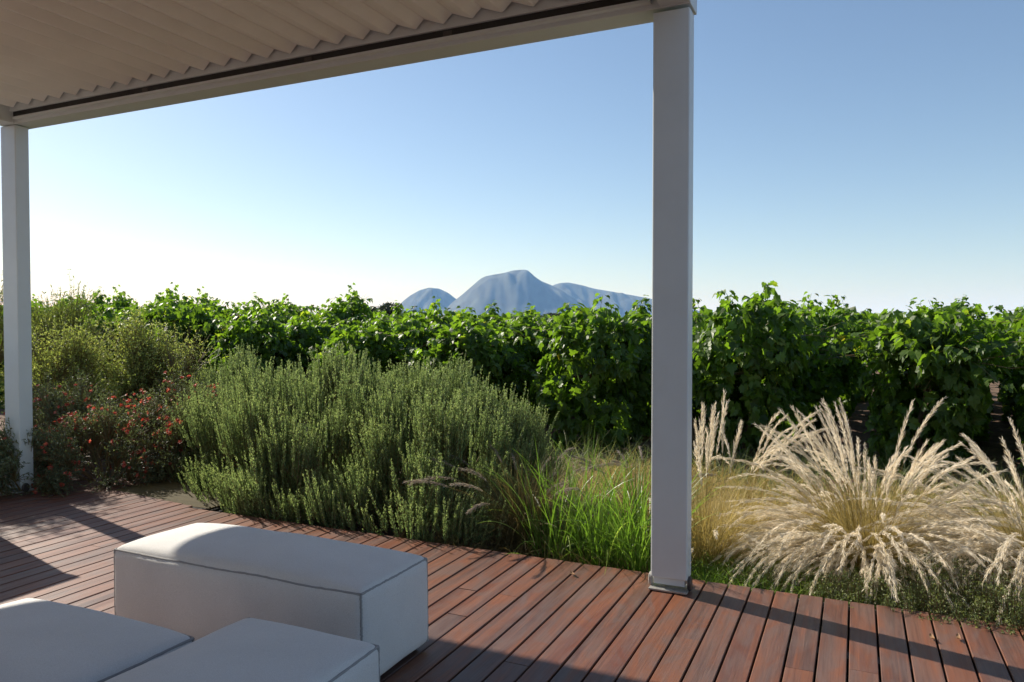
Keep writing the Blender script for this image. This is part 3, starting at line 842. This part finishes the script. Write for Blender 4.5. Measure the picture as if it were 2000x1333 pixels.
# ------------------------------------------------------------------ grasses
def blades(g, rng, n, c, r0, ln, lean, droop, w, K=9, dirbias=None, tl=0.0):
    th_ = rng.uniform(0, 2 * np.pi, n); rb = r0 * np.sqrt(rng.random(n))
    st = np.stack([np.cos(th_) * rb, np.sin(th_) * rb, 0 * th_], -1) + c
    az = th_ + rng.normal(0, .5, n)
    if dirbias is not None: az = dirbias[0] + rng.normal(0, dirbias[1], n)
    le = np.abs(rng.normal(0, lean, n)) if np.isscalar(lean) else rng.uniform(lean[0], lean[1], n)
    L_ = rng.uniform(ln[0], ln[1], n)
    dr = rng.uniform(droop[0], droop[1], n) if not np.isscalar(droop) else np.full(n, droop)
    u = np.linspace(0, 1, K)
    # bend angle from vertical grows along the blade
    phi = le[:, None] + dr[:, None] * u[None] ** 1.7
    seg = L_[:, None] / (K - 1)
    dx = np.cumsum(np.sin(phi) * seg, 1) - np.sin(phi[:, :1]) * seg; dz = np.cumsum(np.cos(phi) * seg, 1) - np.cos(phi[:, :1]) * seg
    P = st[:, None] + np.stack([np.cos(az)[:, None] * dx, np.sin(az)[:, None] * dx, dz], -1)
    P[..., :2] += (rng.normal(size=(n, 1, 2)) * .05) * (u[None, :, None] ** 2)
    if g is not None:
        W = w * (1 - u[None] ** 2.2) + 0.0006
        side = np.stack([-np.sin(az), np.cos(az), rng.normal(0, .5, n)], -1) + rng.normal(size=(n, 3)) * .4
        ribbons(g, P, np.broadcast_to(W, (n, K)) * rng.uniform(.6, 1.1, (n, 1)), np.clip(rng.normal(.5, .22, n) + tl, 0, 1), side)
    return P

def plumes(g, rng, P, frac, hairs=180, hl=.034, hw=.0013, ang_=.19):
    """fluffy heads on the last part of every path"""
    n, K, _ = P.shape
    uu = 1 - frac * rng.random((n, hairs)) ** .9
    f = uu * (K - 1); i = np.clip(f.astype(int), 0, K - 2); fr = (f - i)[..., None]
    ar = np.arange(n)[:, None]
    A = P[ar, i]; B = P[ar, i + 1]
    pos = A * (1 - fr) + B * fr; d = unit(B - A)
    v = (1 - uu) / frac
    env = np.sin(np.clip(v * .93 + .07, 0, 1) * np.pi) ** .5
    ra = rng.normal(size=pos.shape); side = unit(ra - (ra * d).sum(-1, keepdims=True) * d)
    hd = unit(d + side * rng.uniform(.05, ang_ * 2, uu.shape)[..., None] + np.array([0, 0, -.12]))
    ln = hl * rng.uniform(.6, 1.2, uu.shape) * (.45 + .75 * env)
    pos = pos + side * (rng.uniform(0, .0045, uu.shape) * env)[..., None]
    T = hd.reshape(-1, 3)
    TV = np.array([(-.5, 0, 0), (.5, 0, 0), (.3, .6, 0.05), (0, 1, 0), (-.3, .6, .05)]); TF = np.array([(0, 1, 2, 3, 4)])
    inst(g, TV, TF, pos.reshape(-1, 3), frames(unit(np.cross(T, rng.normal(size=T.shape))), T), np.stack([np.full(T.shape[0], hw), ln.ravel(), ln.ravel()], -1), np.clip(rng.normal(.5, .25, T.shape[0]), 0, 1))

def feather_grass(loc, sets, label, seed, tuft=900, tuft_len=(.25, .5), tuft_r=.11, fol='straw', pl='plume', group='feather grasses'):
    """sets: list of (count, length range, lean range, droop range, azimuth bias or None, plume fraction)"""
    rng = np.random.default_rng(seed)
    root = empty('feather_grass', loc); tag(root, label, 'feather grass', group)
    gb, gs, gp = Geo(), Geo(), Geo()
    blades(gb, rng, tuft, np.zeros(3), tuft_r, tuft_len, .45, (.2, 1.5), .0022)
    for (n, L_, le, dr, az, fr) in sets:
        P = blades(None, rng, n, np.zeros(3), tuft_r * .8, L_, le, dr, .002, K=16, dirbias=az)
        tubes(gs, P, np.broadcast_to(np.linspace(.0016, .0007, 16), (n, 16)), rng.random(n), 3)
        plumes(gp, rng, P, fr)
    gb.build('blades', M[fol], root); gs.build('stalks', M['straw'], root); gp.build('plumes', M[pl], root)
PI = math.pi
feather_grass((0.06, 4.34, -.12), [
    (64, (.62, 1.0), (.0, .36), (.3, 1.5), None, .40),
    (80, (.55, .92), (.3, .85), (.7, 2.1), None, .44),
    (160, (.55, .95), (.65, 1.2), (1.0, 2.2), (PI + .5, .85), .56),
    (90, (.58, .98), (.6, 1.15), (1.2, 2.3), (-PI / 2 + .25, .75), .55),
    (45, (.5, .85), (.6, 1.15), (.9, 2.0), (0.2, .7), .5)],
    'largest cream feather grass fountain right of the front post', 31, tuft=1500, tuft_len=(.3, .6), tuft_r=.13)
feather_grass((0.86, 4.42, -.12), [
    (60, (.6, .95), (.1, .55), (.5, 1.7), None, .42),
    (140, (.6, 1.05), (.6, 1.15), (.8, 1.9), (-PI / 2 - .5, .8), .55),
    (60, (.55, .95), (.6, 1.05), (.8, 1.8), (PI - .2, .6), .5)],
    'cream feather grass cut by the right edge of the photo', 32, tuft=1100, tuft_len=(.3, .6), tuft_r=.13)
feather_grass((-0.74, 4.12, -.12), [
    (16, (.72, .95), (.0, .22), (.05, .5), None, .36),
    (8, (.5, .7), (.3, .8), (.8, 1.7), (-PI / 2 + .2, .6), .36)],
    'golden feather grass directly right of the front post', 33, tuft=1100, tuft_len=(.3, .58), tuft_r=.12)
feather_grass((-0.62, 4.78, -.12), [
    (16, (.75, 1.0), (.02, .25), (.7, 1.7), (-.1, .8), .4)],
    'sparse upright feather grass with arching heads between the post and the largest clump', 34, tuft=350, tuft_len=(.2, .45), tuft_r=.08)
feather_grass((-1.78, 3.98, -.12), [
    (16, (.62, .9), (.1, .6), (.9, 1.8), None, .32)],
    'dark shaded feather grass drooping beside the rosemary', 35, tuft=1300, tuft_len=(.3, .65), tuft_r=.12, fol='drygrass', pl='shadeplume')
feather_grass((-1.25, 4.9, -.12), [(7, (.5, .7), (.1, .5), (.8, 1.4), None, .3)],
    'small wispy feather grass behind the green grass', 36, tuft=420, tuft_len=(.2, .4), tuft_r=.1, fol='drygrass', pl='shadeplume')

def green_grass(loc, n, label, seed, ln=(.35, .72), r=.14):
    rng = np.random.default_rng(seed)
    root = empty('lemongrass_clump', loc); tag(root, label, 'grass clump', 'green grass clumps left of the front post')
    g = Geo()
    blades(g, rng, n, np.zeros(3), r, ln, .2, (.15, 1.3), .0095, K=12)
    blades(g, rng, n // 5, np.zeros(3), r, (ln[0], ln[1] * .8), .35, (1.3, 2.6), .0095, K=12, tl=.1)
    blades(g, rng, n, np.zeros(3), r * 1.15, (.1, .35), .4, (.1, 1.2), .006, K=7)
    g.build('blades', M['greengrass'], root)
green_grass((-1.02, 3.80, -.12), 120, 'dense bright green grass clump touching the front post', 41)
green_grass((-1.25, 3.84, -.12), 110, 'middle bright green grass clump at the deck edge', 42, (.3, .66))
green_grass((-1.50, 3.80, -.12), 75, 'leftmost bright green grass clump next to the dark feather grass', 43, (.35, .74), .1)
green_grass((-1.12, 4.12, -.12), 120, 'green grass clump behind the front row, just left of the post', 44, (.35, .7))
green_grass((-1.45, 4.18, -.12), 60, 'thin tall green grass tuft against the bare soil', 45, (.45, .8), .08)

def scatter_grass(name, n, x, y, ln, w, mat, label, cat, seed, lean=.5, dr=(.1, 1.2), z=-.12, dens=None):
    rng = np.random.default_rng(seed); g = Geo()
    P = blades(None, rng, n, np.zeros(3), .01, ln, lean, dr, w, K=6)
    off = np.stack([rng.uniform(*x, n), rng.uniform(*y, n), np.full(n, z)], -1)
    if dens is not None:
        v = np.array([mnoise.noise(Vector((o[0] * dens, o[1] * dens, seed))) for o in off]); k = v > -.22
        P, off = P[k], off[k]
    P = P + off[:, None]; n = len(P)
    u = np.linspace(0, 1, 6)
    ribbons(g, P, np.broadcast_to(w * (1 - u ** 2) + .0006, (n, 6)), rng.random(n), rng.normal(size=(n, 3)))
    tag(g.build(name, mat), label, cat, kind='stuff')
scatter_grass('short_grass', 5200, (-.82, .62), (3.54, 4.25), (.05, .17), .004, M['greengrass'], 'short bright green grass along the deck edge under the feather grass', 'grass', 51, dens=None)
scatter_grass('dry_grass', 20000, (-2.0, 2.4), (4.15, 6.4), (.08, .30), .0024, M['straw'], 'tangled dry straw grass covering the bed behind the feather grasses', 'dry grass', 52, lean=.9, dens=1.2)
scatter_grass('weeds', 6500, (-2.6, 2.4), (5.6, 7.5), (.08, .34), .005, M['thyme'], 'dark green weeds growing along the feet of the vines', 'weeds', 54, lean=.7, dens=2.2)
scatter_grass('bed_grass', 3000, (-2.4, -.8), (3.54, 4.6), (.06, .24), .003, M['drygrass'], 'thin dark grass at the foot of the rosemary and green clumps', 'grass', 53, lean=.6)

# ------------------------------------------------------------------ creeping thyme
def thyme(loc, rx, ry, h, label, seed, n=8500):
    rng = np.random.default_rng(seed)
    root = empty('creeping_thyme', loc); tag(root, label, 'thyme', 'creeping thyme mounds on the deck edge')
    g, gs = Geo(), Geo()
    ns = 520
    th_ = rng.uniform(0, 2 * np.pi, ns); r_ = np.sqrt(rng.random(ns))
    hh = h * np.sqrt(np.clip(1 - r_ ** 2.4, 0, 1)) * rng.uniform(.75, 1.1, ns)
    tipp = np.stack([np.cos(th_) * r_ * rx, np.sin(th_) * r_ * ry, hh + .01], -1)
    tipp[:, 2] += .3 * h * np.array([mnoise.noise(Vector((p[0] * 9, p[1] * 9, seed))) for p in tipp])
    root_ = tipp * [.86, .86, .1]
    K = 5; u = np.linspace(0, 1, K)[None, :, None]
    P = root_[:, None] * (1 - u) + tipp[:, None] * u
    tubes(gs, P, np.full((ns, K), .0012), rng.random(ns), 3)
    m = n // ns
    uu = rng.uniform(.25, 1.05, (ns, m))
    pos = root_[:, None] * (1 - uu[..., None]) + tipp[:, None] * uu[..., None] + rng.normal(size=(ns, m, 3)) * .004
    T = unit(rng.normal(size=(ns * m, 3)) + [0, 0, .8])
    inst(g, NV, NF, pos.reshape(-1, 3), frames(rdirs(rng, ns * m), T), np.stack([rng.uniform(.004, .007, ns * m), rng.uniform(.009, .016, ns * m), np.full(ns * m, .01)], -1), np.clip(rng.normal(.45, .25, ns * m), 0, 1))
    g.build('foliage', M['thyme'], root); gs.build('stems', M['stem'], root)
thyme((0.02, 3.70, -.12), .26, .22, .17, 'dark creeping thyme under the drooping plumes of the largest feather grass', 61)
thyme((0.32, 3.60, -.12), .26, .24, .19, 'creeping thyme mound spilling on the boards between the two feather grasses', 62)
thyme((0.60, 3.60, -.12), .27, .26, .21, 'sunlit creeping thyme mound in the bottom right corner', 63, 11000)
thyme((0.42, 3.92, -.12), .34, .26, .23, 'taller creeping thyme mound at the back between the feather grasses', 64, 11000)
thyme((0.86, 3.72, -.12), .30, .30, .22, 'creeping thyme mound at the right edge under cream plumes', 65, 9000)
thyme((-0.36, 3.85, -.12), .28, .2, .10, 'thin creeping thyme mixed with short grass near the post', 66, 6000)

# ------------------------------------------------------------------ left shrubs
def leafy_shrub(name, loc, rx, ry, h, label, cat, mat, seed, n=9000, ls=(.03, .010), lobes=26, up=.4, stems=60, flowers=0, zlow=.1, group=None, solid=.75, spire=0):
    rng = np.random.default_rng(seed)
    root = empty(name, loc); tag(root, label, cat, group)
    g, gs = Geo(), Geo()
    th_ = rng.uniform(0, 2 * np.pi, lobes); ph = np.arcsin(rng.uniform(zlow, 1, lobes))
    c = np.stack([np.cos(th_) * np.cos(ph), np.sin(th_) * np.cos(ph), np.sin(ph)], -1)
    ctr = c * rng.uniform(solid - .15, solid + .1, (lobes, 1)) * [rx, ry, h * .85]
    tw_l = np.repeat(np.arange(lobes), stems // 2)
    nt_ = len(tw_l)
    d = rng.normal(size=(nt_, 3)); d[:, 2] += up * 1.4; d = unit(d + c[tw_l] * .9)
    base = ctr[tw_l] * [.8, .8, .72]
    tl = rng.uniform(.1, .26, nt_)
    tip = ctr[tw_l] + d * (tl * (h * .9) ** .5)[:, None]
    if spire:
        q = rng.integers(0, nt_, spire); tip[q, 2] += rng.uniform(.1, .28, spire)
    K = 6; u = np.linspace(0, 1, K)[None, :, None]
    P = base[:, None] * (1 - u) + tip[:, None] * u; P[..., 2] += .04 * np.sin(u[..., 0] * 3)
    tubes(gs, P, np.broadcast_to(np.linspace(.003, .001, K), (nt_, K)), rng.random(nt_), 3)
    P2 = (ctr[:, None] * [.8, .8, .72]) * u; tubes(gs, P2, np.broadcast_to(np.linspace(.012, .004, K), (lobes, K)), rng.random(lobes), 5)
    m = max(1, n // nt_)
    uu = rng.uniform(.3, 1.02, (nt_, m))
    pos = base[:, None] * (1 - uu[..., None]) + tip[:, None] * uu[..., None]; pos[..., 2] += .04 * np.sin(uu * 3)
    dd = unit(tip - base)[:, None]
    T = unit(rng.normal(size=(nt_, m, 3)) + dd * .7 + [0, 0, up * .5]).reshape(-1, 3)
    pos = pos.reshape(-1, 3); N_ = len(pos)
    ok = pos[:, 2] > 0.0
    nn = unit(rng.normal(size=(N_, 3)) * .7 + [0, 0, .8])
    sz = rng.uniform(.7, 1.2, N_)
    inst(g, NV, NF, pos[ok], frames(nn[ok], T[ok]), np.stack([ls[1] * sz, ls[0] * sz, ls[0] * sz], -1)[ok], np.clip(rng.normal(.45, .22, N_), 0, 1)[ok])
    g.build('foliage', mat, root); gs.build('stems', M['stem'], root)
    if flowers:
        g = Geo(); cq = rng.integers(0, nt_, max(3, flowers // 6)); q = np.clip(cq[rng.integers(0, len(cq), flowers)] + rng.integers(-2, 3, flowers), 0, nt_ - 1)
        base_ = tip[q]; ax = unit(d[q] + rng.normal(size=(flowers, 3)) * .5 + [0, -.3, 0])
        npet = 5
        a0 = rng.uniform(0, 6.28, flowers)
        e1 = unit(np.cross(ax, rng.normal(size=ax.shape))); e2 = np.cross(ax, e1)
        s_ = rng.uniform(.010, .024, flowers)
        for k in range(npet):
            a_ = a0 + k * 2 * PI / npet
            o = e1 * np.cos(a_)[:, None] + e2 * np.sin(a_)[:, None]
            inst(g, NV, NF, base_ + ax * s_[:, None] * .9, frames(ax, o + ax * .35), np.stack([s_ * .55, s_, s_], -1), rng.random(flowers))
        # tube of the flower
        P = np.stack([base_, base_ + ax * s_[:, None] * .5, base_ + ax * s_[:, None]], 1)
        tubes(g, P, np.stack([s_ * .08, s_ * .12, s_ * .2], -1), np.full(flowers, .3), 5)
        o = g.build('blossoms', M['redflower'], root); o['kind'] = 'stuff'
G_ = 'red flowering shrubs by the left post'
leafy_shrub('flowering_shrub', (-5.32, 3.95, -.10), .58, .66, .84, 'red flowering shrub growing around the foot of the left post', 'shrub', M['greyleaf'], 71, 15000, (.024, .009), 34, .5, 100, 420, group=G_)
leafy_shrub('flowering_shrub', (-5.30, 4.60, -.12), .58, .58, 1.02, 'red flowering shrub left of centre, under the yellow green shrub', 'shrub', M['greyleaf'], 72, 15000, (.024, .009), 34, .5, 100, 480, group=G_)
leafy_shrub('flowering_shrub', (-4.92, 4.30, -.12), .46, .5, .80, 'red flowering shrub nearest the rosemary and the slatted grate', 'shrub', M['greyleaf'], 73, 12000, (.024, .009), 26, .5, 90, 300, group=G_)
leafy_shrub('flowering_shrub', (-6.3, 4.3, -.12), .62, .6, 1.0, 'red flowering shrub behind the left post at the photo edge', 'shrub', M['greyleaf'], 74, 13000, (.024, .009), 28, .5, 90, 150, group=G_)
leafy_shrub('yellow_green_shrub', (-6.6, 5.35, -.12), .50, .46, 1.74, 'rounded yellow green small leaved shrub above the red flowers', 'shrub', M['olive'], 75, 34000, (.03, .012), 46, .1, 100, solid=.8)
leafy_shrub('yellow_green_shrub', (-5.95, 5.15, -.12), .26, .24, 1.5, 'loose yellow green sprig reaching right toward the rosemary', 'shrub', M['olive'], 79, 2600, (.03, .0085), 8, .1, 60, solid=.9, zlow=.55)
leafy_shrub('yellow_green_shrub', (-7.3, 4.95, -.12), .52, .5, 1.85, 'olive green shrub just right of the left post', 'shrub', M['olive'], 76, 28000, (.03, .0115), 40, .2, 100)
leafy_shrub('tall_wispy_shrub', (-8.75, 5.85, -.12), .5, .5, 2.55, 'tall wispy shrub with upright sprigs against the sky by the left post', 'shrub', M['tallleaf'], 77, 20000, (.036, .011), 24, 1.1, 70, spire=60)
leafy_shrub('tall_wispy_shrub', (-9.0, 5.0, -.12), .6, .6, 2.9, 'wispy shrub left of the left post, mostly out of the photo', 'shrub', M['tallleaf'], 78, 11000, (.036, .011), 24, .8, 70, spire=40)

leafy_shrub('flowering_shrub', (-5.42, 3.38, -.05), .36, .30, .62, 'low red flowering shrub wrapped round the base of the left post', 'shrub', M['greyleaf'], 80, 14000, (.024, .009), 22, .5, 80, 60, group=G_)
def olive_tree(loc, seed, lab):
    rng = np.random.default_rng(seed); root = empty('olive_tree', loc)
    tag(root, lab, 'tree')
    gt, gf = Geo(), Geo(); K = 8; zz = np.linspace(0, 1.75, K)
    tubes(gt, np.stack([.05 * np.sin(zz * 4), .04 * np.cos(zz * 3), zz], -1)[None], np.linspace(.06, .035, K)[None], np.zeros(1), 8)
    n = 90; d = rdirs(rng, n, .45); L_ = rng.uniform(.45, 1.05, n); u = np.linspace(0, 1, 7)[None, :, None]
    st = np.array([0, 0, 1.75]) + rng.normal(0, .08, (n, 3))
    P = st[:, None] + d[:, None] * L_[:, None, None] * u * [.85, .85, 1.0] + np.array([0, 0, .1]) * np.sin(u * 3)
    tubes(gt, P, np.broadcast_to(np.linspace(.014, .003, 7), (n, 7)), np.zeros(n), 4)
    m = 230; uu = rng.uniform(.3, 1.05, (n, m)); pos = st[:, None] + d[:, None] * (L_[:, None] * uu)[..., None] * [.85, .85, 1.0] + rng.normal(size=(n, m, 3)) * .055
    pos[..., 2] += .1 * np.sin(uu * 3)
    T = unit(rng.normal(size=(n * m, 3)) + [0, 0, .3])
    inst(gf, NV, NF, pos.reshape(-1, 3), frames(rdirs(rng, n * m), T), np.stack([np.full(n * m, .02), np.full(n * m, .06), np.full(n * m, .05)], -1), rng.random(n * m))
    gt.build('trunk', M['bark'], root); gf.build('crown', M['tallleaf'], root)
olive_tree((-8.15, 3.70, -.12), 90, 'small airy olive tree off the left end of the deck, dappling the boards')
olive_tree((-9.0, 4.25, .2), 91, 'taller airy olive tree farther off the left end of the deck')

# ------------------------------------------------------------------ litter on the boards
def litter():
    rng = np.random.default_rng(9)
    spots = [(0.27, 3.22, 'curled dead leaf on the boards in front of the thyme'), (0.36, 3.26, 'pale dead leaf lying right of the curled one on the boards'), (-1.22, 3.33, 'tiny dead leaf on the boards left of the post')]
    for x, y, lab in spots:
        g = Geo(); K = 7; u = np.linspace(-1, 1, K)
        for s in (-1, 1):
            pass
        V_, F_ = [], []
        for i, uu in enumerate(u):
            w_ = .008 * math.sqrt(max(0, 1 - uu * uu)) + .0006
            for s in (-1, 0, 1): V_.append((uu * .024, s * w_, .003 + .009 * uu * uu + abs(s) * .004))
        for i in range(K - 1):
            for s in (0, 1): F_.append((i * 3 + s, i * 3 + s + 1, i * 3 + s + 4, i * 3 + s + 3))
        g.add(V_, F_, rng.random())
        o = g.build('fallen_leaf', M['deadleaf'], smooth=True)
        o.location = (x, y, .002); o.rotation_euler = (0, 0, rng.uniform(0, 6))
        tag(o, lab, 'leaf', 'dead leaves on the deck')
litter()

# ------------------------------------------------------------------ air
def haze():
    g = Geo(); g.box(-45000, 45000, -45000, 45000, -115, 640)
    m = bpy.data.materials.new('haze'); m.use_nodes = True
    n = m.node_tree; n.nodes.clear()
    out = n.nodes.new('ShaderNodeOutputMaterial'); v = n.nodes.new('ShaderNodeVolumePrincipled')
    v.inputs['Color'].default_value = (0.30, 0.56, 1.0, 1)
    v.inputs['Absorption Color'].default_value = (1, 1, 1, 1)   # scatters, never absorbs: blue first
    v.inputs['Density'].default_value = 0.62e-4
    v.inputs['Anisotropy'].default_value = 0.0
    n.links.new(v.outputs[0], out.inputs['Volume'])
    o = g.build('haze', m)
    tag(o, 'pale blue sea haze filling the air', 'haze', kind='stuff')
haze()
